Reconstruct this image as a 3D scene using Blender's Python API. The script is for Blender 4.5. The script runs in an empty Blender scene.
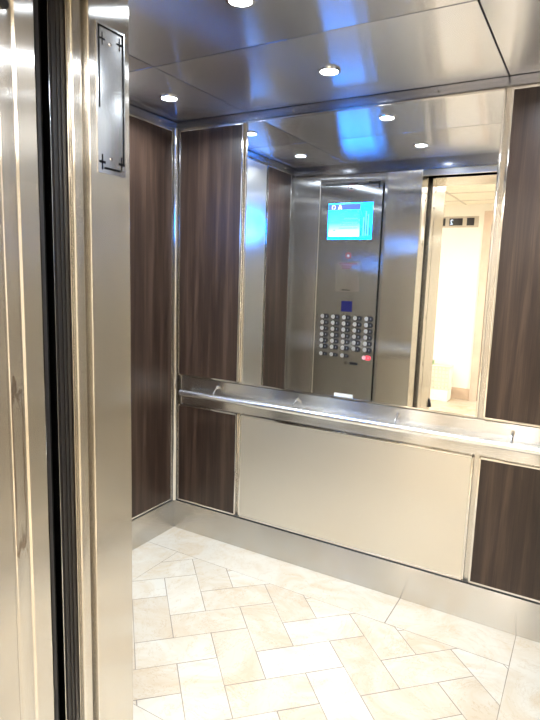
import bpy, bmesh, math, random
from mathutils import Vector, Matrix
random.seed(7)
S = bpy.context.scene
COL = S.collection
PI = math.pi

# ------------------------------------------------------------------ measures (metres)
W, D, H = 2.11, 1.36, 2.30          # car width, depth, ceiling height
X1, X2 = 0.445, 1.668               # reveals between the rear panels
ZB = 0.169                          # baseboard top
ZT = 2.259                          # frieze bottom
XD0, XD1 = 0.975, 2.10              # door opening
YH0, YH1 = -1.64, -2.03             # landing jamb
YO = -4.90                          # opposite landing wall
HZ = 2.45                           # landing ceiling

# ------------------------------------------------------------------ materials
def new_mat(name):
    m = bpy.data.materials.new(name); m.use_nodes = True
    nt = m.node_tree
    return m, nt, nt.nodes['Principled BSDF']

def N(nt, t, **kw):
    n = nt.nodes.new(t)
    for k, v in kw.items(): setattr(n, k, v)
    return n

def mapped_noise(nt, scale, detail=3.0, rough=0.55, nscale=1.0):
    tc = N(nt, 'ShaderNodeTexCoord'); mp = N(nt, 'ShaderNodeMapping')
    mp.inputs['Scale'].default_value = scale
    nt.links.new(tc.outputs['Object'], mp.inputs['Vector'])
    nz = N(nt, 'ShaderNodeTexNoise')
    nz.inputs['Scale'].default_value = nscale
    nz.inputs['Detail'].default_value = detail
    nz.inputs['Roughness'].default_value = rough
    nt.links.new(mp.outputs['Vector'], nz.inputs['Vector'])
    return nz

def ramp(nt, src, stops):
    r = N(nt, 'ShaderNodeValToRGB')
    e = r.color_ramp.elements
    while len(e) < len(stops): e.new(0.5)
    for el, (p, c) in zip(e, stops):
        el.position = p; el.color = (c[0], c[1], c[2], 1) if len(c) == 3 else c
    nt.links.new(src, r.inputs['Fac'])
    return r

def drawn_out(m, rough, aniso, along, warp):
    """brushed sheet: the highlights are drawn out along one direction; warp lets the sheet wave a little"""
    nt = m.node_tree; b = nt.nodes['Principled BSDF']; out = nt.nodes['Material Output']
    g = N(nt, 'ShaderNodeBsdfAnisotropic')
    g.inputs['Roughness'].default_value = rough
    g.inputs['Anisotropy'].default_value = -aniso
    c = b.inputs['Base Color']
    if c.is_linked: nt.links.new(c.links[0].from_socket, g.inputs['Color'])
    else: g.inputs['Color'].default_value = c.default_value[:]
    t = N(nt, 'ShaderNodeCombineXYZ')
    for i in range(3): t.inputs[i].default_value = along[i]
    nt.links.new(t.outputs['Vector'], g.inputs['Tangent'])
    if warp:
        nz = mapped_noise(nt, (2.2, 2.2, 2.2), 1.0, 0.4)
        bp = N(nt, 'ShaderNodeBump'); bp.inputs['Strength'].default_value = 1.0; bp.inputs['Distance'].default_value = warp
        nt.links.new(nz.outputs['Fac'], bp.inputs['Height']); nt.links.new(bp.outputs['Normal'], g.inputs['Normal'])
    nt.links.new(g.outputs['BSDF'], out.inputs['Surface'])

def steel(name, col, rough, brush=None, bump=0.0, var=0.06, aniso=0.0, along=(0, 0, 1), warp=0.0):
    """metal; brush is the scale of the stretched grain in object space"""
    m, nt, b = new_mat(name)
    b.inputs['Metallic'].default_value = 1.0
    b.inputs['Roughness'].default_value = rough
    b.inputs['Base Color'].default_value = (*col, 1)
    if brush:
        nz = mapped_noise(nt, brush, 4.0, 0.6)
        lo = tuple(c * (1 - var) for c in col); hi = tuple(min(1, c * (1 + var)) for c in col)
        r = ramp(nt, nz.outputs['Fac'], [(0.3, lo), (0.7, hi)])
        nt.links.new(r.outputs['Color'], b.inputs['Base Color'])
        mr = N(nt, 'ShaderNodeMapRange')
        mr.inputs['To Min'].default_value = rough * 0.97; mr.inputs['To Max'].default_value = rough * 1.03
        nt.links.new(nz.outputs['Fac'], mr.inputs['Value'])
        nt.links.new(mr.outputs['Result'], b.inputs['Roughness'])
        if bump:
            bp = N(nt, 'ShaderNodeBump'); bp.inputs['Strength'].default_value = bump
            bp.inputs['Distance'].default_value = 0.001
            nt.links.new(nz.outputs['Fac'], bp.inputs['Height'])
            nt.links.new(bp.outputs['Normal'], b.inputs['Normal'])
    if aniso: drawn_out(m, rough, aniso, along, warp)
    return m

def plain(name, col, rough=0.5, metal=0.0, spec=0.5, var=0.08, nscale=6.0):
    m, nt, b = new_mat(name)
    b.inputs['Roughness'].default_value = rough
    b.inputs['Metallic'].default_value = metal
    b.inputs['Specular IOR Level'].default_value = spec
    nz = mapped_noise(nt, (nscale,) * 3)
    r = ramp(nt, nz.outputs['Fac'], [(0.3, tuple(c * (1 - var) for c in col)), (0.7, tuple(min(1, c * (1 + var)) for c in col))])
    nt.links.new(r.outputs['Color'], b.inputs['Base Color'])
    return m

def emit(name, col, strength, base=(0.02, 0.02, 0.02)):
    m, nt, b = new_mat(name)
    b.inputs['Base Color'].default_value = (*base, 1)
    b.inputs['Emission Color'].default_value = (*col, 1)
    b.inputs['Emission Strength'].default_value = strength
    b.inputs['Roughness'].default_value = 0.3
    return m

def wood_mat(name, dark, mid, light):
    m, nt, b = new_mat(name)
    g = mapped_noise(nt, (26, 26, 1.1), 6.0, 0.62)
    g.inputs['Distortion'].default_value = 0.6
    r = ramp(nt, g.outputs['Fac'], [(0.30, dark), (0.52, mid), (0.72, light)])
    f = mapped_noise(nt, (170, 170, 3.0), 3.0, 0.6)
    fr = ramp(nt, f.outputs['Fac'], [(0.35, (0.82, 0.82, 0.82)), (0.65, (1.1, 1.1, 1.1))])
    mx = N(nt, 'ShaderNodeMix', data_type='RGBA', blend_type='MULTIPLY')
    mx.inputs['Factor'].default_value = 1.0
    nt.links.new(r.outputs['Color'], mx.inputs['A']); nt.links.new(fr.outputs['Color'], mx.inputs['B'])
    nt.links.new(mx.outputs['Result'], b.inputs['Base Color'])
    b.inputs['Roughness'].default_value = 0.34
    b.inputs['Specular IOR Level'].default_value = 0.45
    bp = N(nt, 'ShaderNodeBump'); bp.inputs['Strength'].default_value = 0.12; bp.inputs['Distance'].default_value = 0.001
    nt.links.new(f.outputs['Fac'], bp.inputs['Height']); nt.links.new(bp.outputs['Normal'], b.inputs['Normal'])
    return m

def tile_mat(name):
    m, nt, b = new_mat(name)
    at = N(nt, 'ShaderNodeAttribute', attribute_name='tone')
    base = ramp(nt, at.outputs['Fac'], [(0.0, (0.58, 0.49, 0.375)), (0.5, (0.62, 0.55, 0.44)), (1.0, (0.67, 0.62, 0.52))])
    cl = mapped_noise(nt, (4.5, 4.5, 4.5), 5.0, 0.62); cl.inputs['Distortion'].default_value = 1.2
    cr = ramp(nt, cl.outputs['Fac'], [(0.35, (0.93, 0.84, 0.74)), (0.60, (1.0, 1.0, 1.0))])
    mx = N(nt, 'ShaderNodeMix', data_type='RGBA', blend_type='MULTIPLY'); mx.inputs['Factor'].default_value = 1.0
    nt.links.new(base.outputs['Color'], mx.inputs['A']); nt.links.new(cr.outputs['Color'], mx.inputs['B'])
    v = mapped_noise(nt, (3.2, 3.2, 3.2), 7.0, 0.7); v.inputs['Distortion'].default_value = 2.2
    vr = ramp(nt, v.outputs['Fac'], [(0.486, (1, 1, 1)), (0.497, (0.82, 0.70, 0.58)), (0.508, (1, 1, 1))])
    m2 = N(nt, 'ShaderNodeMix', data_type='RGBA', blend_type='MULTIPLY'); m2.inputs['Factor'].default_value = 0.55
    nt.links.new(mx.outputs['Result'], m2.inputs['A']); nt.links.new(vr.outputs['Color'], m2.inputs['B'])
    nt.links.new(m2.outputs['Result'], b.inputs['Base Color'])
    b.inputs['Roughness'].default_value = 0.20
    b.inputs['Specular IOR Level'].default_value = 0.45
    return m

def jamb_mat(name, col, rough):
    """vertical-brushed steel with a patch of old adhesive in the recessed strip"""
    m = steel(name, col, rough, (200, 200, 1.0), var=0.015)
    nt = m.node_tree; b = nt.nodes['Principled BSDF']
    old = b.inputs['Base Color'].links[0].from_socket
    tc = N(nt, 'ShaderNodeTexCoord'); sp = N(nt, 'ShaderNodeSeparateXYZ')
    nt.links.new(tc.outputs['Object'], sp.inputs['Vector'])
    nz = mapped_noise(nt, (60, 60, 16), 4.0, 0.65)
    def math_(op, a, bb):
        n = N(nt, 'ShaderNodeMath', operation=op)
        for i, v in enumerate((a, bb)):
            if isinstance(v, (int, float)): n.inputs[i].default_value = v
            else: nt.links.new(v, n.inputs[i])
        return n.outputs[0]
    y, z = sp.outputs['Y'], sp.outputs['Z']
    # distance from the outline of a ragged rectangle (y -1.7085 +- .0145, z 0.84..1.255)
    dy = math_('DIVIDE', math_('ABSOLUTE', math_('ADD', y, 1.7065), 0), 0.0135)
    dz = math_('DIVIDE', math_('ABSOLUTE', math_('SUBTRACT', z, 1.05), 0), 0.205)
    far = math_('MAXIMUM', dy, dz)
    rag = math_('ADD', far, math_('MULTIPLY', math_('SUBTRACT', nz.outputs['Fac'], 0.5), 0.9))
    rim = ramp(nt, rag, [(0.72, (0, 0, 0)), (0.90, (1, 1, 1)), (0.99, (1, 1, 1)), (1.0, (0, 0, 0))])
    mx = N(nt, 'ShaderNodeMix', data_type='RGBA', blend_type='MULTIPLY')
    nt.links.new(math_('MULTIPLY', rim.outputs['Color'], 0.75), mx.inputs['Factor'])
    nt.links.new(old, mx.inputs['A']); mx.inputs['B'].default_value = (0.45, 0.36, 0.30, 1)
    nt.links.new(mx.outputs['Result'], b.inputs['Base Color'])
    drawn_out(m, rough, 0.8, (1, 1, 0), 0.006)
    return m

M = {}
M['shell'] = steel('shell_steel', (0.60, 0.575, 0.53), 0.24, (1, 1, 200), var=0.015, aniso=0.6, along=(0, 0, 1))
M['vert'] = steel('vertical_brushed_steel', (0.56, 0.56, 0.56), 0.24, (160, 160, 1.0), var=0.012, aniso=0.8, along=(1, 1, 0), warp=0.005)
M['cop'] = steel('panel_steel', (0.46, 0.468, 0.475), 0.24, (160, 160, 1.0), var=0.012, aniso=0.8, along=(1, 1, 0), warp=0.005)
M['jamb'] = jamb_mat('jamb_steel', (0.73, 0.70, 0.65), 0.23)
M['satin'] = steel('satin_steel', (0.78, 0.735, 0.65), 0.42, (3, 3, 3), var=0.012)
M['satin2'] = steel('pale_satin_steel', (0.82, 0.80, 0.75), 0.30, (3, 3, 3), var=0.012)
M['horiz'] = steel('horizontal_brushed_steel', (0.62, 0.60, 0.565), 0.24, (1, 1, 200), var=0.015, aniso=0.7, along=(0, 0, 1), warp=0.0006)
M['dim'] = plain('indicator_metal', (0.50, 0.45, 0.38), 0.5, 0.4)
M['polish'] = steel('polished_steel', (0.74, 0.72, 0.69), 0.11, (6, 6, 6), var=0.03)
M['rail'] = steel('rail_steel', (0.93, 0.92, 0.90), 0.27, (2, 90, 90), var=0.03)
M['ceil'] = steel('ceiling_steel', (0.66, 0.67, 0.715), 0.24, (1, 200, 1), var=0.012, aniso=0.75, along=(0, 1, 0), warp=0.002)
M['frieze'] = steel('frieze_steel', (0.36, 0.365, 0.40), 0.20, (2, 2, 80), var=0.04)
M['mirror'] = steel('mirror_glass', (0.93, 0.94, 0.93), 0.004)
M['plaque'] = steel('plaque_steel', (0.74, 0.73, 0.71), 0.24, (90, 90, 2), var=0.04)
M['wood'] = wood_mat('dark_wood', (0.022, 0.0115, 0.0075), (0.043, 0.0245, 0.016), (0.084, 0.050, 0.033))
M['tile'] = tile_mat('cream_marble')
M['grout'] = plain('grout', (0.26, 0.21, 0.165), 0.8)
M['black'] = plain('black_void', (0.006, 0.006, 0.006), 0.8, spec=0.1)
M['rubber'] = plain('dark_rubber', (0.018, 0.016, 0.016), 0.5)
M['edge'] = plain('dark_edge', (0.016, 0.0135, 0.013), 0.45, 0.0)
M['dark'] = plain('dark_line', (0.02, 0.02, 0.022), 0.4)
M['plate'] = plain('black_plate', (0.012, 0.012, 0.016), 0.3)
M['cream'] = plain('cream_wall', (0.90, 0.86, 0.77), 0.7, var=0.02, nscale=2)
M['ctile'] = plain('acoustic_tile', (0.84, 0.78, 0.66), 0.85, var=0.04, nscale=30)
M['tbar'] = plain('ceiling_grid', (0.62, 0.57, 0.48), 0.6)
M['beige'] = plain('beige_frame', (0.66, 0.52, 0.42), 0.45)
M['taupe'] = plain('taupe_base', (0.58, 0.44, 0.33), 0.5)
M['white'] = plain('white_paper', (0.95, 0.95, 0.93), 0.6, var=0.02)
M['green'] = plain('green_edge', (0.25, 0.46, 0.14), 0.3)
M['wicker'] = plain('pale_wicker', (0.86, 0.74, 0.62), 0.6, var=0.08, nscale=60)
M['pale'] = plain('pale_cloth', (0.93, 0.90, 0.80), 0.8, var=0.03)
M['red'] = emit('lit_red', (1.0, 0.08, 0.14), 0.75, (0.5, 0.05, 0.06))
M['pink'] = emit('lit_pink', (1.0, 0.55, 0.62), 1.0)
M['redink'] = plain('red_ink', (0.30, 0.05, 0.05), 0.5)
M['cap'] = steel('button_cap_steel', (0.82, 0.82, 0.82), 0.36, (9, 9, 9), var=0.03)
M['mark'] = plain('pale_mark', (0.40, 0.42, 0.48), 0.5)
M['lens'] = emit('lamp_lens', (0.86, 0.93, 1.0), 60.0, (0.9, 0.9, 0.9))
M['hallens'] = emit('hall_lens', (1.0, 0.96, 0.895), 34.0, (0.9, 0.9, 0.9))
M['scr_cyan'] = emit('screen_cyan', (0.0, 0.26, 1.0), 18.0)
M['scr_head'] = emit('screen_header', (0.06, 0.13, 0.6), 2.4)
M['scr_teal'] = emit('screen_teal', (0.002, 0.16, 0.8), 9.0)
M['scr_line'] = emit('screen_line', (0.01, 0.22, 0.6), 2.0)
M['scr_pale'] = emit('screen_pale', (0.10, 0.6, 1.0), 3.0)
M['scr_glyph'] = emit('screen_glyph', (0.9, 0.97, 1.0), 2.6)
M['blue'] = emit('blue_display', (0.0, 0.0, 0.13), 0.9)
M['blue'].node_tree.nodes['Principled BSDF'].inputs['Specular IOR Level'].default_value = 0.05
M['bluelite'] = emit('blue_digit', (0.6, 0.75, 1.0), 2.2)

def screen_gradient():
    m, nt, b = new_mat('screen_gradient')
    tc = N(nt, 'ShaderNodeTexCoord'); sp = N(nt, 'ShaderNodeSeparateXYZ')
    nt.links.new(tc.outputs['Generated'], sp.inputs['Vector'])
    r = ramp(nt, sp.outputs['Z'], [(0.06, (0.08, 0.20, 0.6)), (0.30, (0.03, 0.2, 0.8)), (0.52, (0.004, 0.26, 1.0)), (1.0, (0.0, 0.2, 1.0))])
    nt.links.new(r.outputs['Color'], b.inputs['Emission Color'])
    b.inputs['Emission Strength'].default_value = 24.0
    b.inputs['Base Color'].default_value = (0.02, 0.02, 0.02, 1)
    return m
M['scr_grad'] = screen_gradient()

# ------------------------------------------------------------------ mesh helpers
class MB:
    def __init__(s): s.bm = bmesh.new()
    def box(s, a, b, bev=0.0, seg=2):
        a, b = [min(p, q) for p, q in zip(a, b)], [max(p, q) for p, q in zip(a, b)]
        t = bmesh.new()
        bmesh.ops.create_cube(t, size=1.0)
        for v in t.verts:
            v.co = Vector([(a[i] + b[i]) / 2 + v.co[i] * (b[i] - a[i]) for i in range(3)])
        if bev > 0:
            bmesh.ops.bevel(t, geom=t.edges[:], offset=bev, segments=seg, affect='EDGES', profile=0.7)
        s._join(t); return s
    def cyl(s, p0, p1, r, r2=None, n=24, bev=0.0):
        p0, p1 = Vector(p0), Vector(p1); d = p1 - p0
        t = bmesh.new()
        bmesh.ops.create_cone(t, cap_ends=True, segments=n, radius1=r, radius2=r if r2 is None else r2, depth=d.length)
        if bev > 0:
            es = [e for e in t.edges if len(e.link_faces) == 2 and any(len(f.verts) > 4 for f in e.link_faces)]
            bmesh.ops.bevel(t, geom=es, offset=bev, segments=2, affect='EDGES')
        q = Vector((0, 0, 1)).rotation_difference(d.normalized()).to_matrix().to_4x4()
        bmesh.ops.transform(t, matrix=Matrix.Translation((p0 + p1) / 2) @ q, verts=t.verts[:])
        s._join(t); return s
    def ring(s, c, axis, ro, ri, h, n=32):
        """flat washer; its axis is 0, 1 or 2"""
        t = bmesh.new(); rows = []
        for (r, z) in ((ri, 0), (ro, 0), (ro - 0.15 * (ro - ri), h), (ri, h)):
            rows.append([t.verts.new((r * math.cos(2 * PI * k / n), r * math.sin(2 * PI * k / n), z)) for k in range(n)])
        for i in range(4):
            a, b = rows[i], rows[(i + 1) % 4]
            for k in range(n): t.faces.new((a[k], a[(k + 1) % n], b[(k + 1) % n], b[k]))
        if axis == 1: rm = Matrix.Rotation(-PI / 2, 4, 'X')     # +z -> +y
        elif axis == 0: rm = Matrix.Rotation(PI / 2, 4, 'Y')    # +z -> +x
        elif axis == -2: rm = Matrix.Rotation(PI, 4, 'X')
        else: rm = Matrix.Identity(4)
        bmesh.ops.transform(t, matrix=Matrix.Translation(c) @ rm, verts=t.verts[:])
        bmesh.ops.recalc_face_normals(t, faces=t.faces[:])
        s._join(t); return s
    def prism(s, pts, z0, z1, axis=2):
        """extrude a polygon; axis 2: pts are (x, y); axis 1: pts are (x, z)"""
        t = bmesh.new()
        mk = (lambda p, h: (p[0], p[1], h)) if axis == 2 else (lambda p, h: (p[0], h, p[1]))
        lo = [t.verts.new(mk(p, z0)) for p in pts]; hi = [t.verts.new(mk(p, z1)) for p in pts]
        n = len(pts)
        t.faces.new(lo); t.faces.new(hi)
        for k in range(n): t.faces.new((lo[k], lo[(k + 1) % n], hi[(k + 1) % n], hi[k]))
        bmesh.ops.recalc_face_normals(t, faces=t.faces[:])
        s._join(t); return s
    def tube(s, pts, r, n=16):
        pts = [Vector(p) for p in pts]; t = bmesh.new(); rows = []
        for i, p in enumerate(pts):
            d = (pts[min(i + 1, len(pts) - 1)] - pts[max(i - 1, 0)]).normalized()
            q = Vector((0, 0, 1)).rotation_difference(d)
            rr = r[i] if isinstance(r, (list, tuple)) else r
            rows.append([t.verts.new(p + q @ Vector((rr * math.cos(2 * PI * k / n), rr * math.sin(2 * PI * k / n), 0))) for k in range(n)])
        for a, b in zip(rows, rows[1:]):
            for k in range(n): t.faces.new((a[k], a[(k + 1) % n], b[(k + 1) % n], b[k]))
        t.faces.new(rows[0]); t.faces.new(rows[-1])
        bmesh.ops.recalc_face_normals(t, faces=t.faces[:])
        s._join(t); return s
    def _join(s, t):
        me = bpy.data.meshes.new('t'); t.to_mesh(me); t.free()
        s.bm.from_mesh(me); bpy.data.meshes.remove(me)
    def build(s, name, mat, parent=None, smooth=True):
        me = bpy.data.meshes.new(name); s.bm.to_mesh(me); s.bm.free()
        me.materials.append(mat)
        if smooth:
            for p in me.polygons: p.use_smooth = True
            try: me.set_sharp_from_angle(angle=math.radians(32))
            except Exception: pass
        o = bpy.data.objects.new(name, me); COL.objects.link(o)
        if parent: o.parent = parent
        return o

def empty(name, loc, rz=0.0):
    o = bpy.data.objects.new(name, None); COL.objects.link(o)
    o.empty_display_size = 0.05
    o.location = loc; o.rotation_euler = (0, 0, rz); return o

def tag(o, label, cat, group=None):
    o['label'] = label; o['category'] = cat
    if group: o['group'] = group
    return o

def struct(o, label=None, cat=None):
    o['kind'] = 'structure'
    if label: o['label'] = label
    if cat: o['category'] = cat
    return o

def copy_tree(o, parent=None):
    c = o.copy(); COL.objects.link(c)
    if parent: c.parent = parent
    for ch in o.children: copy_tree(ch, c)
    return c

# ------------------------------------------------------------------ floor (herringbone at 45 degrees inside a border)
def clip(poly, x0, x1, y0, y1):
    for ax, lim, sg in ((0, x0, 1), (0, x1, -1), (1, y0, 1), (1, y1, -1)):
        out = []
        for i in range(len(poly)):
            a, b = poly[i - 1], poly[i]
            da, db = sg * (a[ax] - lim), sg * (b[ax] - lim)
            if (da < 0) != (db < 0):
                t = da / (da - db); out.append((a[0] + t * (b[0] - a[0]), a[1] + t * (b[1] - a[1])))
            if db >= 0: out.append(b)
        poly = out
        if not poly: return []
    return poly

def floor_tiles():
    bm = bmesh.new(); lay = bm.faces.layers.float.new('tone')
    def add(poly, tone, g=0.0019):
        if len(poly) < 3: return
        ar = 0.5 * sum(poly[i - 1][0] * poly[i][1] - poly[i][0] * poly[i - 1][1] for i in range(len(poly)))
        if abs(ar) < 1.5e-5: return
        cx = sum(p[0] for p in poly) / len(poly); cy = sum(p[1] for p in poly) / len(poly)
        q = []
        for p in poly:
            d = math.hypot(p[0] - cx, p[1] - cy)
            k = max(0, 1 - 1.35 * g / max(d, 1e-6)); q.append((cx + (p[0] - cx) * k, cy + (p[1] - cy) * k))
        f = bm.faces.new([bm.verts.new((x, y, 0.0)) for x, y in q])
        if f.normal.z < 0: f.normal_flip()
        f.normal_update()
        if f.normal.z < 0: f.normal_flip()
        f[lay] = tone
    xa, xb, ya, yb = 0.219, 1.897, -1.163, -0.231
    u, v, o = (0.1115, 0.1115), (0.1120, -0.1120), (0.782, -0.698)
    def P(a, b): return (o[0] + a * u[0] + b * v[0], o[1] + a * u[1] + b * v[1])
    for i in range(-14, 15):
        for j in range(-14, 15):
            da, db = i + 2 * j, -i + 2 * j
            for (a0, a1, b0, b1) in ((0, 1, 0, 2), (-1, 1, -1, 0)):
                poly = [P(a0 + da, b0 + db), P(a1 + da, b0 + db), P(a1 + da, b1 + db), P(a0 + da, b1 + db)]
                pc = clip(poly, xa, xb, ya, yb)
                if pc: add(pc, random.choice((0.25, 0.45, 0.55, 0.7, 0.85, 1.0)))
    R = lambda x0, x1, y0, y1: [(x0, y0), (x1, y0), (x1, y1), (x0, y1)]
    for x0, x1 in ((0.0, 1.385), (1.385, 1.897)): add(R(x0, x1, yb, 0.0), random.uniform(.6, .9))
    for y0, y1 in ((-0.85, 0.0), (-1.49, -0.85)): add(R(xb, W, y0, y1), random.uniform(.6, .85))
    for y0, y1 in ((-0.80, yb), (-1.49, -0.80)): add(R(0.0, xa, y0, y1), random.uniform(.7, .9))
    for x0, x1 in ((xa, 1.0), (1.0, xb)): add(R(x0, x1, -1.49, ya), random.uniform(.6, .9))
    me = bpy.data.meshes.new('floor'); bm.to_mesh(me); bm.free()
    me.materials.append(M['tile'])
    return me
fl = bpy.data.objects.new('floor', floor_tiles()); COL.objects.link(fl)
struct(fl, 'cream marble herringbone floor of the elevator car', 'floor')
g = MB().box((-0.02, -1.50, -0.03), (W + 0.02, 0.02, -0.0012)).build('grout_bed', M['grout'], fl)

# ------------------------------------------------------------------ car shell
struct(MB().box((-0.06, 0.014, 0.0), (W + 0.06, 0.05, H + 0.03)).build('wall_back', M['shell']), 'rear stainless wall of the car', 'wall')
struct(MB().box((-0.05, -D, 0.0), (-0.014, 0.014, H + 0.03)).build('wall_left', M['shell']), 'left stainless wall of the car', 'wall')
wr = struct(MB().box((W + 0.014, -D, 0.0), (W + 0.05, 0.014, H + 0.03)).build('wall_right', M['shell']), 'right stainless wall of the car', 'wall')

# baseboards
struct(MB().box((0.0, -0.006, 0.0), (W, 0.013, ZB), 0.002).build('baseboard_back', M['horiz']), 'brushed steel baseboard along the rear wall', 'baseboard')
struct(MB().box((-0.013, -D, 0.0), (0.006, -0.006, ZB), 0.002).build('baseboard_left', M['horiz']), 'brushed steel baseboard along the left wall', 'baseboard')
struct(MB().box((W - 0.006, -D, 0.0), (W + 0.013, -0.006, ZB), 0.002).build('baseboard_right', M['horiz']), 'brushed steel baseboard along the right wall', 'baseboard')
for nm, a, b in (('baseboard_back', (0.0, -0.0035, ZB - 0.001), (W, 0.0125, ZB + 0.0075)), ('baseboard_left', (-0.0125, -D, ZB - 0.001), (0.0035, -0.004, ZB + 0.0075))):
    MB().box(a, b).build('gap_shade_strip', M['dark'], bpy.data.objects[nm])  # dark solid strip laid in the open gap to paint its shade
# friezes with their small button screws
fb = struct(MB().box((-0.002, -0.004, ZT + 0.004), (W, 0.013, H), 0.001).build('trim_1', M['frieze']), 'dark polished frieze strip above the rear panels', 'trim')
for x in (0.718, 1.392):
    MB().cyl((x, -0.004, 2.278), (x, -0.010, 2.278), 0.0065, 0.004, 12).build('screw', M['polish'], fb)
fl_ = struct(MB().box((-0.013, -D, ZT + 0.004), (0.004, -0.004, H), 0.001).build('trim_2', M['frieze']), 'dark polished frieze strip above the left panels', 'trim')
for y in (-0.135, -1.225):
    MB().cyl((0.004, y, 2.278), (0.010, y, 2.278), 0.0065, 0.004, 12).build('screw', M['polish'], fl_)
struct(MB().box((W - 0.004, -D, ZT + 0.004), (W + 0.013, -0.004, H), 0.001).build('trim_3', M['frieze']), 'dark polished frieze strip above the right wall', 'trim')
# rounded corner posts
def post(name, cx, cy, a0, label):
    r = 0.020
    pts = [(cx, cy)] + [(cx + r * math.cos(a0 + PI / 2 * k / 10), cy + r * math.sin(a0 + PI / 2 * k / 10)) for k in range(11)]
    struct(MB().prism(pts, ZB + 0.002, ZT + 0.006).build(name, M['polish']), label, 'trim')
post('trim_4', 0.0, 0.0, -PI / 2, 'polished post in the rear left corner of the car')
post('trim_5', W, 0.0, PI, 'polished post in the rear right corner of the car')

# ceiling: six pans with open seams
ce = empty('ceiling', (0, 0, H)); struct(ce, 'grey metal panel ceiling of the car', 'ceiling')
MB().box((-0.05, -D - 0.02, 0.022), (W + 0.05, 0.05, 0.04)).build('ceiling_backing', M['black'], ce)
ys, gp = -0.677, 0.0032
for (xa, xb) in ((0.006, 0.447), (0.447, 1.667), (1.667, W - 0.006)):
    for (ya, yb) in ((-D, ys), (ys, -0.006)):
        MB().box((xa + gp, ya + gp, 0.0), (xb - gp, yb - gp, 0.018), 0.0006).build('ceiling_panel', M['ceil'], ce)

# ------------------------------------------------------------------ downlights
def make_downlight():
    r = empty('downlight', (0, 0, 0))
    MB().ring((0, 0, 0.0), -2, 0.046, 0.035, 0.006).build('trim_ring', M['polish'], r)
    MB().cyl((0, 0, 0.0), (0, 0, -0.0035), 0.0355, 0.033, 28).build('lens', M['lens'], r)
    return r
dl0 = make_downlight()
spots = [(0.25, -0.352, 'round recessed downlight in the ceiling near the rear left corner'),
         (1.056, -0.352, 'round downlight in the ceiling centre, nearest the rear mirror'),
         (1.056, -0.985, 'round downlight in the ceiling centre, nearest the door, cut by the top edge'),
         (0.25, -0.985, 'round downlight above the control panel corner, seen in the mirror'),
         (1.862, -0.352, 'round downlight in the ceiling near the rear right corner'),
         (1.862, -0.985, 'round downlight in the ceiling at the right of the door')]
for i, (x, y, lb) in enumerate(spots):
    o = dl0 if i == 0 else copy_tree(dl0)
    o.location = (x, y, H); tag(o, lb, 'ceiling light', 'ceiling downlights')
    ld = bpy.data.lights.new('downlight_beam', 'AREA'); ld.shape = 'DISK'; ld.size = 0.05
    ld.energy = 9.5; ld.color = (0.78, 0.88, 1.0); ld.spread = math.radians(150)
    lo = bpy.data.objects.new('downlight_beam', ld); COL.objects.link(lo)
    lo.location = (x, y, H - 0.0075)

# ------------------------------------------------------------------ cladding panels
FT = 0.008
def make_panel(name, w, h, face_mat, trim_mat, tw=0.009, face_part='face'):
    """panel in its own frame: x along the wall from 0, z up from 0, front towards -y"""
    r = empty(name, (0, 0, 0))
    MB().box((tw * .6, -0.0005, tw * .6), (w - tw * .6, 0.0125, h - tw * .6)).build(face_part, face_mat, r)
    f = MB()
    for a, b in (((0, -0.003, 0), (w, 0.012, tw)), ((0, -0.003, h - tw), (w, 0.012, h)),
                 ((0, -0.003, 0), (tw, 0.012, h)), ((w - tw, -0.003, 0), (w, 0.012, h))):
        f.box(a, b, 0.0018)
    f.build('edge_trim', trim_mat, r)
    return r
def on_back(o, x, z): o.location = (x, 0, z); return o
def on_left(o, y, z): o.location = (0, y, z); o.rotation_euler = (0, 0, PI / 2); return o

zl0, zl1, zu0, zu1 = 0.177, 0.757, 0.925, 2.256
wu = 0.408
p = on_back(make_panel('wood_panel', wu, zu1 - zu0, M['wood'], M['polish']), 0.026, zu0)
tag(p, 'tall dark wood panel on rear wall between corner post and mirror', 'wall panel', 'dark wood wall panels')
q = copy_tree(p); q.location = (1.681, 0, zu0)
tag(q, 'tall dark wood panel on rear wall to the right of the mirror', 'wall panel', 'dark wood wall panels')
p = on_back(make_panel('wood_panel', wu, zl1 - zl0, M['wood'], M['polish']), 0.026, zl0)
tag(p, 'short dark wood panel under the handrail beside the left corner', 'wall panel', 'dark wood wall panels')
q = copy_tree(p); q.location = (1.681, 0, zl0)
tag(q, 'short dark wood panel under the handrail at the right frame edge', 'wall panel', 'dark wood wall panels')
p = on_back(make_panel('steel_panel', 1.205, zl1 - zl0, M['satin'], M['polish']), 0.454, zl0)
tag(p, 'wide satin champagne steel panel under the handrail on rear wall', 'wall panel')
# mirror
mr = on_back(make_panel('wall_mirror', 1.205, zu1 - zu0, M['mirror'], M['polish'], 0.007, 'mirror_glass'), 0.454, zu0)
tag(mr, 'large rectangular mirror in polished steel trim on the rear wall', 'mirror')
# left wall
zf0 = zl0
p = on_left(make_panel('wood_panel', 0.350, zu1 - zf0, M['wood'], M['polish']), -0.376, zf0)
tag(p, 'full-height dark wood panel on left wall next to the rear corner', 'wall panel', 'dark wood wall panels')
q = copy_tree(p); q.location = (0, -1.334, zf0)
tag(q, 'full-height dark wood panel on left wall beside control panel, seen in mirror', 'wall panel', 'dark wood wall panels')
p = on_left(make_panel('steel_panel', 0.590, zu1 - zf0, M['satin2'], M['polish']), -0.976, zf0)
tag(p, 'full-height brushed steel panel between two wood panels, seen at mirror left', 'wall panel')
# right wall cladding (fixed part of that wall)
for y0, w, k in ((-0.026, 0.350, 'wood'), (-0.386, 0.590, 'satin2'), (-0.984, 0.350, 'wood')):
    MB().box((W - 0.001, y0 - w, zf0), (W + 0.013, y0, zu1), 0.001).build('wall_panel', M[k], wr)

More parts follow.
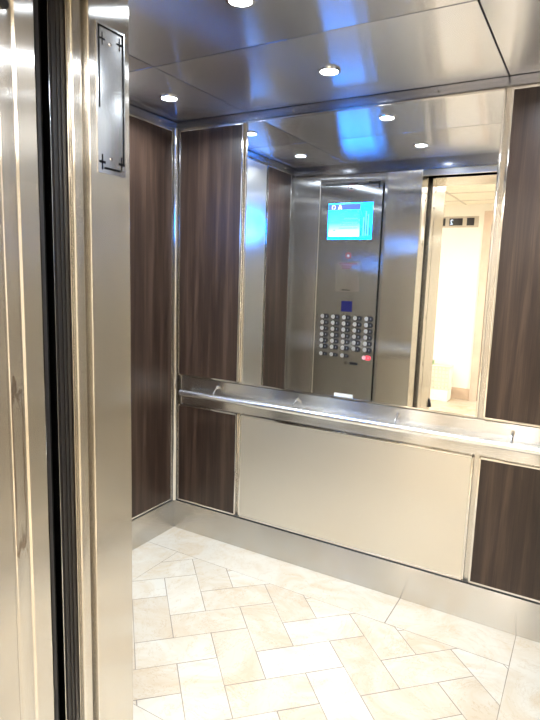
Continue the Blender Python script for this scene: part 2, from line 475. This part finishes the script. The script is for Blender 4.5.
# ------------------------------------------------------------------ handrail
hr = empty('handrail', (0, 0, 0.76))
zc = 0.838 - 0.76
MB().box((0.052, -0.003, 0.006), (2.058, 0.0125, 0.160), 0.001).build('back_plate', M['horiz'], hr)
yr = -0.050
MB().cyl((0.082, yr, zc), (2.030, yr, zc), 0.0165, n=28, bev=0.003).build('rail', M['rail'], hr)
for x in (0.306, 0.795, 1.316, 1.805):
    br = MB().tube([(x, 0.0, zc + 0.050), (x, -0.012, zc + 0.048), (x, -0.028, zc + 0.040), (x, -0.041, zc + 0.026), (x, -0.049, zc + 0.010)],
                   [0.0055, 0.005, 0.0045, 0.0045, 0.005], 14).build('bracket', M['polish'], hr)
    MB().cyl((x, -0.003, zc + 0.050), (x, -0.008, zc + 0.050), 0.010, 0.009, 20).build('rosette', M['polish'], br)
tag(hr, 'round stainless handrail on a brushed steel band below the mirror', 'handrail')

# ------------------------------------------------------------------ front of the car
wf = MB()
wf.box((-0.05, -D - 0.03, 0.0), (0.228, -D, 2.226), 0.001)                       # fixed strip left of the control panel
wf.box((0.228, -D - 0.03, 2.160), (XD0 - 0.002, -D, 2.226), 0.0008)             # strip over the control panel
wf.box((XD0 - 0.26, -D - 0.03, 0.0), (XD0 - 0.006, -D, 2.160), 0.001)           # strip between control panel and door
wf.box((XD1, -D - 0.13, 0.0), (W + 0.05, -D, 2.226), 0.001)                      # right return
wf.box((0.20, -D - 0.05, 0.0), (0.75, -D - 0.03, 2.226))
wfo = struct(wf.build('wall_front', M['vert']), 'brushed steel front wall of the car around the doorway', 'wall')
MB().box((XD0 - 0.002, -D - 0.022, 2.188), (XD1 + 0.002, -D + 0.001, 2.226), 0.001).build('header_trim', M['satin2'], wfo)
struct(MB().box((-0.02, -D - 0.03, 2.228), (W + 0.05, -D + 0.006, H + 0.02), 0.001).build('trim_6', M['frieze']), 'dark frieze strip above the front wall and door', 'trim')
# return column of the car door (rounded edges)
def rounded(x0, x1, y0, y1, r, z0, z1, n=5):
    pts = []
    for cx, cy, a in ((x1 - r, y1 - r, 0), (x0 + r, y1 - r, PI / 2), (x0 + r, y0 + r, PI), (x1 - r, y0 + r, 3 * PI / 2)):
        for k in range(n + 1):
            t = a + PI / 2 * k / n; pts.append((cx + r * math.cos(t), cy + r * math.sin(t)))
    return MB().prism(pts, z0, z1)
struct(rounded(XD0 - 0.24, XD0, -1.491, -D + 0.0015, 0.0035, 0.0, 2.226).build('trim_7', M['jamb']), 'wide stainless return column at the left of the car doorway', 'door column')
# car door and landing door stacked in their pocket
cd = empty('door_1', (XD0 - 0.02, -1.55, 0)); struct(cd, 'retracted stainless car door edges beside the column', 'door')
def child(mb, name, mat, par):
    o = mb.build(name, mat, par); o.matrix_parent_inverse = Matrix.Translation(par.location).inverted(); return o
child(rounded(0.40, 0.9665, -1.5325, -1.5015, 0.006, 0.012, 2.26), 'door_panel', M['jamb'], cd)
se = MB()
se.box((0.60, -1.582, 0.012), (0.946, -1.5335, 2.26))
for y in (-1.545, -1.556, -1.570):
    se.box((0.90, y - 0.0025, 0.012), (0.9490, y + 0.0025, 2.26), 0.001)
child(se, 'safety_edge', M['edge'], cd)
child(MB().box((0.90, -1.5825, 0.012), (0.951, -1.5805, 2.26), 0.0005), 'guide_strip', M['polish'], cd)
child(MB().box((0.90, -1.5375, 0.012), (0.9545, -1.5345, 2.26), 0.0008), 'edge_strip', M['polish'], cd)
ld_ = empty('door_2', (XD0 - 0.02, -1.62, 0)); struct(ld_, 'black edge of the retracted landing door', 'door')
child(MB().box((0.50, -1.630, 0.012), (0.944, -1.596, 2.26), 0.002), 'door_panel', M['black'], ld_)
child(MB().box((0.94, -1.612, 0.012), (0.947, -1.602, 2.26), 0.002), 'rubber_strip', M['rubber'], ld_)
# track void over doors and door pockets, its shade made of black plates
vd = MB()
vd.box((-0.05, -1.64, 2.36), (W + 0.6, -1.37, 2.40))
vd.box((XD0 - 0.26, -1.6405, 2.217), (W + 0.6, -1.630, 2.40))
vd.box((-0.05, -1.64, 2.228), (XD0 - 0.26, -1.40, 2.36))
struct(vd.build('trim_8', M['black']), 'black plates standing in for the shaded door track recess over the doorway', 'door track')
# landing jamb with two raised lines
jp = [(0.55, -1.642), (0.90, -1.642), (0.94, -1.636), (XD0 - 0.003, -1.634), (XD0, -1.637), (XD0, -1.682), (XD0 - 0.0035, -1.6865), (XD0 - 0.0035, -1.6905), (XD0 - 0.002, -1.693),
      (XD0 - 0.002, -1.7205), (XD0 - 0.0035, -1.7225), (XD0 - 0.0035, -1.7265), (XD0, -1.731), (XD0, -2.002), (XD0 - 0.003, -2.005), (0.72, -2.005), (0.72, -2.0), (0.55, -2.0)]
jo = MB().prism(jp, 0.0, 2.216).build('trim_9', M['jamb'])
struct(jo, 'stainless landing door jamb with two grooves and a dried adhesive stain', 'door jamb')
MB().cyl((XD0 - 0.003, -1.7035, 2.016), (XD0 + 0.0015, -1.7035, 2.016), 0.011, 0.010, 20).build('hole_cap', M['edge'], jo)
struct(MB().box((0.72, -2.005, 2.216), (XD1 + 0.12, -1.642, 2.36), 0.002).build('trim_10', M['jamb']), 'stainless landing header over the doorway', 'door jamb')
struct(MB().box((XD1, -2.005, 0.0), (XD1 + 0.14, -1.642, 2.216), 0.002).build('trim_11', M['jamb']), 'stainless landing jamb at the right of the doorway', 'door jamb')
# sills
sl = MB().box((0.3, -1.605, -0.03), (W + 0.3, -1.491, -0.001))
for y in (-1.515, -1.545, -1.575): sl.box((0.3, y - 0.004, -0.002), (W + 0.3, y + 0.004, 0.0015), 0.001)
struct(sl.build('trim_12', M['satin2']), 'grooved metal car sill', 'door sill')
sl = MB().box((0.3, -1.75, -0.03), (W + 0.3, -1.635, -0.001))
for y in (-1.66, -1.69, -1.72): sl.box((0.3, y - 0.004, -0.002), (W + 0.3, y + 0.004, 0.0015), 0.001)
struct(sl.build('trim_13', M['satin2']), 'grooved metal landing sill', 'door sill')

# ------------------------------------------------------------------ etched plaque on the return column
pq = empty('plaque', (XD0, -1.422, 1.735))
def pl(mb, name, mat): return mb.build(name, mat, pq)
hz, hy = 0.340, 0.046
pl(MB().box((0.0, -hy, 0.0), (0.0022, hy, hz), 0.0008), 'plate', M['plaque'])
bd = MB(); x0, x1 = 0.0015, 0.0027
def bar(y0, y1, z0, z1): bd.box((x0, y0, z0), (x1, y1, z1))
e = 0.005; t = 0.0045
bar(-hy + e, -hy + e + t, 0.150, hz - e); bar(hy - e - t, hy - e, 0.030, hz - e)          # side rules
bar(-hy + e, hy - e, hz - e - t, hz - e)                                                   # top rule
bar(-hy + 0.020, hy - 0.018, 0.010, 0.0155)                                               # bottom rule
for yy, zz in ((-hy + 0.014, 0.026), (hy - 0.014, 0.030)):                                 # corner crosses
    bar(yy - 0.002, yy + 0.002, zz - 0.018, zz + 0.018); bar(yy - 0.010, yy + 0.010, zz - 0.003, zz + 0.003)
for yy, zz in ((-hy + 0.018, hz - 0.034), (hy - 0.018, hz - 0.030)):
    bar(yy - 0.0012, yy + 0.0012, zz - 0.014, zz + 0.014); bar(yy - 0.009, yy + 0.009, zz - 0.002, zz + 0.002)
pl(bd, 'etched_border', M['black'])
for z in (0.300, 0.037):
    pl(MB().cyl((0.002, -0.003, z), (0.0048, -0.003, z), 0.0045, 0.003, 16), 'screw', M['polish'])
tag(pq, 'tall etched steel plaque with dark border on the door column', 'sign')

# ------------------------------------------------------------------ control panel on the front wall (faces the rear)
cp = empty('control_panel', (0.475, -D, 0.0))
def C(mb, name, mat, par=None):
    o = mb.build(name, mat, par or cp); return o
cx = lambda x: x - 0.475
yf = 0.008
C(MB().box((cx(0.236), -0.03, 0.012), (cx(0.706), yf, 2.152), 0.002), 'cover_plate', M['cop'])
C(MB().box((cx(0.7075), -0.03, 0.0), (cx(0.7150), yf - 0.003, 2.156)), 'hinge_gap', M['black'])
C(MB().box((cx(0.228), -0.03, 0.0), (cx(0.2345), yf - 0.003, 2.152)), 'side_gap', M['polish'])
tg = MB(); tg.box((cx(0.27), -0.005, 2.1575), (cx(0.52), 0.0035, 2.1685)); tg.box((cx(0.60), -0.005, 2.160), (cx(0.685), 0.0035, 2.172)); tg.box((cx(0.676), -0.005, 2.122), (cx(0.686), yf + 0.0015, 2.172))
C(tg, 'top_gap_strip', M['dark'])  # dark strips drawn as the open gap and hinge line above the cover
# screen
ysn = yf + 0.001
sc = C(MB().box((cx(0.305), 0.0, 1.776), (cx(0.641), yf + 0.002, 2.030), 0.001), 'screen', M['scr_cyan'])
ysn = yf + 0.0035
def rect(x0, x1, z0, z1, name, mat, d=0.0, par=sc): return C(MB().box((cx(x0), ysn - 0.002 + d, z0), (cx(x1), ysn + d, z1)), name, mat, par)
rect(0.312, 0.551, 1.796, 1.980, 'picture_area', M['scr_grad'])
rect(0.307, 0.553, 1.982, 2.024, 'header_bar', M['scr_head'])
rect(0.556, 0.638, 1.782, 2.027, 'side_bar', M['scr_teal'])
gl = MB()
for k in range(24):                                                    # ring glyph
    a0, a1 = 2 * PI * k / 24, 2 * PI * (k + 1) / 24
    if k in (5, 6, 17, 18): continue
    qd = [(cx(0.347) + rx * math.cos(a), 2.0025 + rz * math.sin(a)) for a, rx, rz in ((a0, .014, .0165), (a1, .014, .0165), (a1, .0095, .012), (a0, .0095, .012))]
    gl.prism(qd, ysn - 0.001, ysn + 0.0008, axis=1)
gl.box((cx(0.333), ysn - 0.001, 1.990), (cx(0.337), ysn + 0.0008, 2.015))
gl.prism([(cx(0.380), 1.987), (cx(0.392), 2.019), (cx(0.400), 2.019), (cx(0.412), 1.987), (cx(0.403), 1.987), (cx(0.396), 1.994), (cx(0.389), 1.987)], ysn - 0.001, ysn + 0.0008, axis=1)
C(gl, 'header_glyph', M['scr_glyph'], sc)
ln = MB()
for i, z in enumerate((1.918, 1.892, 1.872, 1.852)):
    ln.box((cx(0.43 - 0.012 * i), ysn - 0.001, z), (cx(0.535), ysn + 0.0006, z + 0.006))
C(ln, 'text_line', M['scr_pale'], sc)
tw = MB()
for x, z0, z1 in ((0.580, 1.80, 1.93), (0.597, 1.80, 1.97), (0.614, 1.80, 1.95)): tw.box((cx(x - 0.0045), ysn - 0.001, z0), (cx(x + 0.0045), ysn + 0.0006, z1))
C(tw, 'tower_drawing', M['scr_pale'], sc)
tb = MB()
for x, z0, z1 in ((0.588, 1.81, 1.93), (0.605, 1.81, 1.94), (0.563, 1.80, 1.86), (0.628, 1.80, 1.86)): tb.box((cx(x - 0.004), ysn - 0.001, z0), (cx(x + 0.004), ysn + 0.0005, z1))
C(tb, 'tower_shadow', M['scr_line'], sc)
C(MB().box((cx(0.352), ysn - 0.001, 1.838), (cx(0.364), ysn + 0.0007, 1.844)), 'picture_mark', M['scr_line'], sc)
# round badge on top, emergency mark, key cabinet
C(MB().ring((cx(0.474), yf, 2.136), 1, 0.026, 0.0235, 0.002), 'badge_ring', M['redink'])
C(MB().box((cx(0.464), yf - 0.001, 2.127), (cx(0.484), yf + 0.0015, 2.136)), 'badge_mark', M['edge'])
rc = C(MB().ring((cx(0.476), yf, 1.662), 1, 0.022, 0.016, 0.002), 'emergency_symbol', M['redink'])
C(MB().cyl((cx(0.476), yf - 0.001, 1.660), (cx(0.476), yf + 0.001, 1.660), 0.009, n=16), 'symbol_centre', M['mark'], rc)
kc = C(MB().box((cx(0.385), 0.0, 1.402), (cx(0.572), yf + 0.0015, 1.622), 0.001), 'key_cabinet_door', M['vert'])
C(MB().cyl((cx(0.549), yf, 1.517), (cx(0.549), yf + 0.010, 1.517), 0.0105, 0.009, 20), 'lock', M['polish'], kc)
tx = MB()
for i, (xa, xb) in enumerate(((0.41, 0.55), (0.43, 0.51), (0.435, 0.50))):
    n = 8 - 2 * i
    for k in range(n):
        a = xa + (xb - xa) * k / n; tx.box((cx(a), yf, 1.600 - 0.016 * i), (cx(a + (xb - xa) / n * .7), yf + 0.002, 1.606 - 0.016 * i))
C(tx, 'red_lettering', M['redink'], kc)
C(MB().box((cx(0.44), yf, 1.412), (cx(0.50), yf + 0.0025, 1.418), 0.0005), 'slot', M['dark'], kc)
bl = C(MB().box((cx(0.441), 0.0, 1.258), (cx(0.525), yf + 0.0025, 1.336), 0.001), 'display', M['blue'])
# buttons: round steel cap with a black number plate beside it
def make_button(x, z, cap_mat, plate_mat, mark_mat, small=False):
    s = 0.72 if small else 1.0
    b = C(MB().ring((cx(x - 0.0185), yf, z), 1, 0.0155, 0.0120, 0.003, 24).cyl((cx(x - 0.0185), yf, z), (cx(x - 0.0185), yf + 0.0070, z), 0.0125, 0.0065, 24, 0.0012), 'button', cap_mat)
    hh = 0.0180 * s
    pts = [(cx(x - 0.005), z - hh), (cx(x + 0.018), z - hh)] + [(cx(x + 0.018 + 0.018 * math.cos(a)), z + hh * math.sin(a)) for a in [(-PI / 2 + PI * k / 8) for k in range(1, 8)]] + [(cx(x + 0.018), z + hh), (cx(x - 0.005), z + hh)]
    pt = C(MB().prism(pts, yf - 0.001, yf + 0.0025, axis=1), 'number_plate', plate_mat, b)
    C(MB().box((cx(x + 0.012), yf + 0.002, z - 0.006 * s), (cx(x + 0.017), yf + 0.003, z + 0.006 * s)), 'raised_mark', mark_mat, b)
    return b
for r in range(6):
    for c in range(5):
        make_button(0.312 + 0.0865 * c, 1.2155 - 0.0451 * r, M['cap'], M['plate'], M['mark'])
for c in range(3):
    make_button(0.312 + 0.0865 * c, 0.9335, M['cap'], M['plate'], M['mark'], True)
ab = make_button(0.655, 0.9335, M['pink'], M['red'], M['pink']); ab['label'] = 'red lit alarm button'
kl = C(MB().cyl((cx(0.497), yf, 0.882), (cx(0.497), yf + 0.006, 0.882), 0.0135, 0.012, 24), 'key_switch', M['polish'])
C(MB().box((cx(0.527), yf - 0.001, 0.872), (cx(0.590), yf + 0.002, 0.892), 0.004), 'key_plate', M['plate'], kl)
C(MB().ring((cx(0.556), yf, 0.765), 1, 0.034, 0.031, 0.0012, 32), 'speaker_ring', M['polish'])
st = C(MB().box((cx(0.418), yf - 0.001, 0.560), (cx(0.567), yf + 0.0008, 0.648)), 'sticker', M['white'])
st['label'] = 'white paper sticker'
tag(cp, 'tall steel elevator control panel with lit blue screen and button rows, seen in mirror', 'control panel')

# ------------------------------------------------------------------ the landing outside
hf = MB()
hf.box((-2.2, YO, -0.04), (5.2, -1.75, -0.003))
struct(hf.build('floor', M['grout']), 'landing floor bed', 'floor')
ft = bmesh.new(); lay = ft.faces.layers.float.new('tone')
for i in range(-4, 9):
    for j in range(0, 6):
        x0, x1 = 0.42 + 0.61 * i, 0.42 + 0.61 * (i + 1); y1, y0 = -1.752 - 0.55 * j, -1.752 - 0.55 * (j + 1)
        y0 = max(y0, YO); g_ = 0.003
        if y1 - y0 < 0.05: continue
        f = ft.faces.new([ft.verts.new(v) for v in ((x0 + g_, y0 + g_, 0), (x1 - g_, y0 + g_, 0), (x1 - g_, y1 - g_, 0), (x0 + g_, y1 - g_, 0))])
        f[lay] = random.uniform(0.6, 1.0)
me = bpy.data.meshes.new('landing_tiles'); ft.to_mesh(me); ft.free(); me.materials.append(M['tile'])
fo = bpy.data.objects.new('floor', me); COL.objects.link(fo); struct(fo, 'large cream tiles of the landing floor', 'floor')

w = MB(); w.box((-2.2, -1.995, 0.0), (0.73, -1.64, HZ)); w.box((0.73, -1.995, 2.36), (XD1 + 0.13, -1.64, HZ)); w.box((XD1 + 0.13, -1.995, 0.0), (5.2, -1.64, HZ))
struct(w.build('wall_landing_near', M['cream'], smooth=False), 'cream landing wall around the elevator doorway', 'wall')
struct(MB().box((-2.2, YO - 0.1, 0.0), (5.2, YO, HZ)).build('wall_landing_far', M['cream']), 'cream landing wall facing the elevator, seen in the mirror', 'wall')
struct(MB().box((-2.3, YO - 0.1, 0.0), (-2.2, -1.64, HZ)).build('wall_landing_left', M['cream']), 'cream end wall of the landing, left', 'wall')
struct(MB().box((5.2, YO - 0.1, 0.0), (5.3, -1.64, HZ)).build('wall_landing_right', M['cream']), 'cream end wall of the landing, right', 'wall')
struct(MB().box((-2.2, YO, 0.0), (0.80, YO + 0.012, 0.145), 0.003).build('baseboard_landing', M['taupe']), 'taupe baseboard of the landing wall', 'baseboard')
hc = struct(MB().box((-2.3, YO - 0.1, HZ), (5.3, -1.64, HZ + 0.05)).build('ceiling', M['ctile']), 'white tiled landing ceiling, seen in the mirror', 'ceiling')
tb = MB()
for i in range(-4, 9): tb.box((0.545 + 0.61 * i - 0.012, YO, HZ - 0.006), (0.545 + 0.61 * i + 0.012, -2.03, HZ + 0.001), 0.002)
for j in range(5): tb.box((-2.2, YO + 0.35 + 0.61 * j - 0.012, HZ - 0.0065), (5.2, YO + 0.35 + 0.61 * j + 0.012, HZ + 0.001), 0.002)
tb.build('ceiling_grid', M['tbar'], hc)
# landing lights
def make_hall_light():
    r = empty('landing_light', (0, 0, 0)); f = MB()
    for a, b in (((-.60, -.30, -.012), (.60, -.28, 0)), ((-.60, .28, -.012), (.60, .30, 0)), ((-.60, -.28, -.012), (-.58, .28, 0)), ((.58, -.28, -.012), (.60, .28, 0))): f.box(a, b, 0.002)
    f.build('frame', M['white'], r)
    MB().box((-.58, -.28, -.008), (.58, .28, -.004)).build('diffuser', M['hallens'], r)
    return r
h0 = make_hall_light()
for i, (x, y, lb) in enumerate(((-0.65, -3.15, 'white ceiling light panel of the landing, left of the doorway'),
                                (1.79, -3.15, 'white ceiling light panel of the landing, above the photographer'),
                                (3.61, -3.15, 'white ceiling light panel of the landing, right of the doorway'))):
    o = h0 if i == 0 else copy_tree(h0)
    o.location = (x, y, HZ - 0.004); tag(o, lb, 'ceiling light', 'landing ceiling lights')
# position indicator on the far landing wall
pi_ = empty('floor_indicator', (0.445, YO, 2.17))
MB().box((-0.27, 0.0, 0.0), (0.27, 0.012, 0.135), 0.003).build('plate', M['dim'], pi_)
for x in (-0.175, 0.175): MB().box((x - 0.045, 0.0, 0.022), (x + 0.045, 0.016, 0.115), 0.002).build('arrow_window', M['plate'], pi_)
dw = MB().box((-0.082, 0.0, 0.024), (0.080, 0.016, 0.112), 0.002).build('digit_window', M['plate'], pi_)
cu = bpy.data.curves.new('digit', 'FONT'); cu.body = '2'; cu.size = 0.085; cu.align_x = 'CENTER'; cu.extrude = 0.001
tmp = bpy.data.objects.new('digit', cu); COL.objects.link(tmp)
bpy.context.view_layer.update()
dm = bpy.data.meshes.new_from_object(tmp.evaluated_get(bpy.context.evaluated_depsgraph_get()))
bpy.data.objects.remove(tmp)
dg = bpy.data.objects.new('digit', dm); dm.materials.clear(); dm.materials.append(M['bluelite']); COL.objects.link(dg)
dg.parent = dw; dg.location = (-0.052, 0.0175, 0.038); dg.rotation_euler = (PI / 2, 0, PI)
tag(pi_, 'steel floor indicator plate showing 2 on the landing wall, seen in mirror', 'floor indicator')
# entrance of the elevator opposite
d3 = empty('door_3', (1.40, YO, 0)); struct(d3, 'stainless entrance of the elevator opposite', 'door')
fr = MB(); fr.box((-0.62, 0.0, 0.0), (-0.53, 0.03, 2.36), 0.003); fr.box((0.53, 0.0, 0.0), (0.62, 0.03, 2.36), 0.003); fr.box((-0.53, 0.0, 2.20), (0.53, 0.03, 2.36), 0.003)
fr.build('door_frame', M['beige'], d3)
for a, b in ((-0.53, -0.002), (0.002, 0.53)): MB().box((a, 0.0, 0.0), (b, 0.008, 2.20), 0.002).build('door_panel', M['vert'], d3)
# low latticed stand with a green upright, and a doorstop
bs = empty('lattice_stand', (0.45, -4.72, 0))
lt = MB()
lt.box((-0.12, -0.10, 0.14), (0.12, 0.10, 0.155), 0.003); lt.box((-0.12, -0.10, 0.425), (0.12, 0.10, 0.44), 0.003)
for k in range(6): lt.box((-0.12 + 0.0445 * k, 0.085, 0.14), (-0.105 + 0.0445 * k, 0.10, 0.44), 0.002)
for k in range(5): lt.box((-0.12, 0.088, 0.185 + 0.05 * k), (0.12, 0.098, 0.198 + 0.05 * k), 0.002)
lt.build('lattice', M['wicker'], bs)
MB().box((-0.112, -0.095, 0.15), (0.112, 0.084, 0.43), 0.004).build('lining', M['pale'], bs)
MB().box((-0.125, -0.105, 0.0), (0.115, 0.105, 0.14), 0.008).build('plinth', M['pale'], bs)
MB().box((-0.137, -0.10, 0.0), (-0.124, 0.12, 0.49), 0.003).build('side_board', M['green'], bs)
tag(bs, 'low pale latticed stand with green side board by landing wall, seen in mirror', 'stand')
ds = empty('rubber_bumper', (XD0, -1.957, 0.50))
MB().box((0.0, -0.016, 0.0), (0.004, 0.016, 0.075), 0.0015).build('base_plate', M['rubber'], ds)
MB().prism([(0.003, 0.004), (0.026, 0.006), (0.022, 0.030), (0.010, 0.068), (0.003, 0.072)], -0.012, 0.012, axis=1).build('wedge', M['rubber'], ds)
tag(ds, 'small black rubber bumper low on the landing jamb, seen in mirror', 'bumper')

# ------------------------------------------------------------------ world, camera, view
wd = bpy.data.worlds.new('world'); S.world = wd; wd.use_nodes = True
wd.node_tree.nodes['Background'].inputs['Color'].default_value = (0.05, 0.05, 0.055, 1)
wd.node_tree.nodes['Background'].inputs['Strength'].default_value = 0.3

cam = bpy.data.cameras.new('camera'); co = bpy.data.objects.new('camera', cam); COL.objects.link(co)
cam.sensor_fit = 'VERTICAL'; cam.sensor_height = 36.0; cam.lens = 557.58 / 720 * 36
cam.clip_start = 0.02
Rv, Uv, Fv = (0.86456459, 0.50158239, 0.03071126), (-0.10117602, 0.11388033, 0.98832924), (-0.49223113, 0.8575817, -0.14920501)
co.matrix_world = Matrix(((Rv[0], Uv[0], -Fv[0], 2.0422), (Rv[1], Uv[1], -Fv[1], -2.4642), (Rv[2], Uv[2], -Fv[2], 1.5001), (0, 0, 0, 1)))
S.camera = co
S.view_settings.view_transform = 'Standard'
S.view_settings.look = 'None'
S.view_settings.exposure = -0.08
S.cycles.glossy_bounces = 8
S.cycles.max_bounces = 12
S.cycles.sample_clamp_indirect = 8.0
S.cycles.caustics_reflective = True
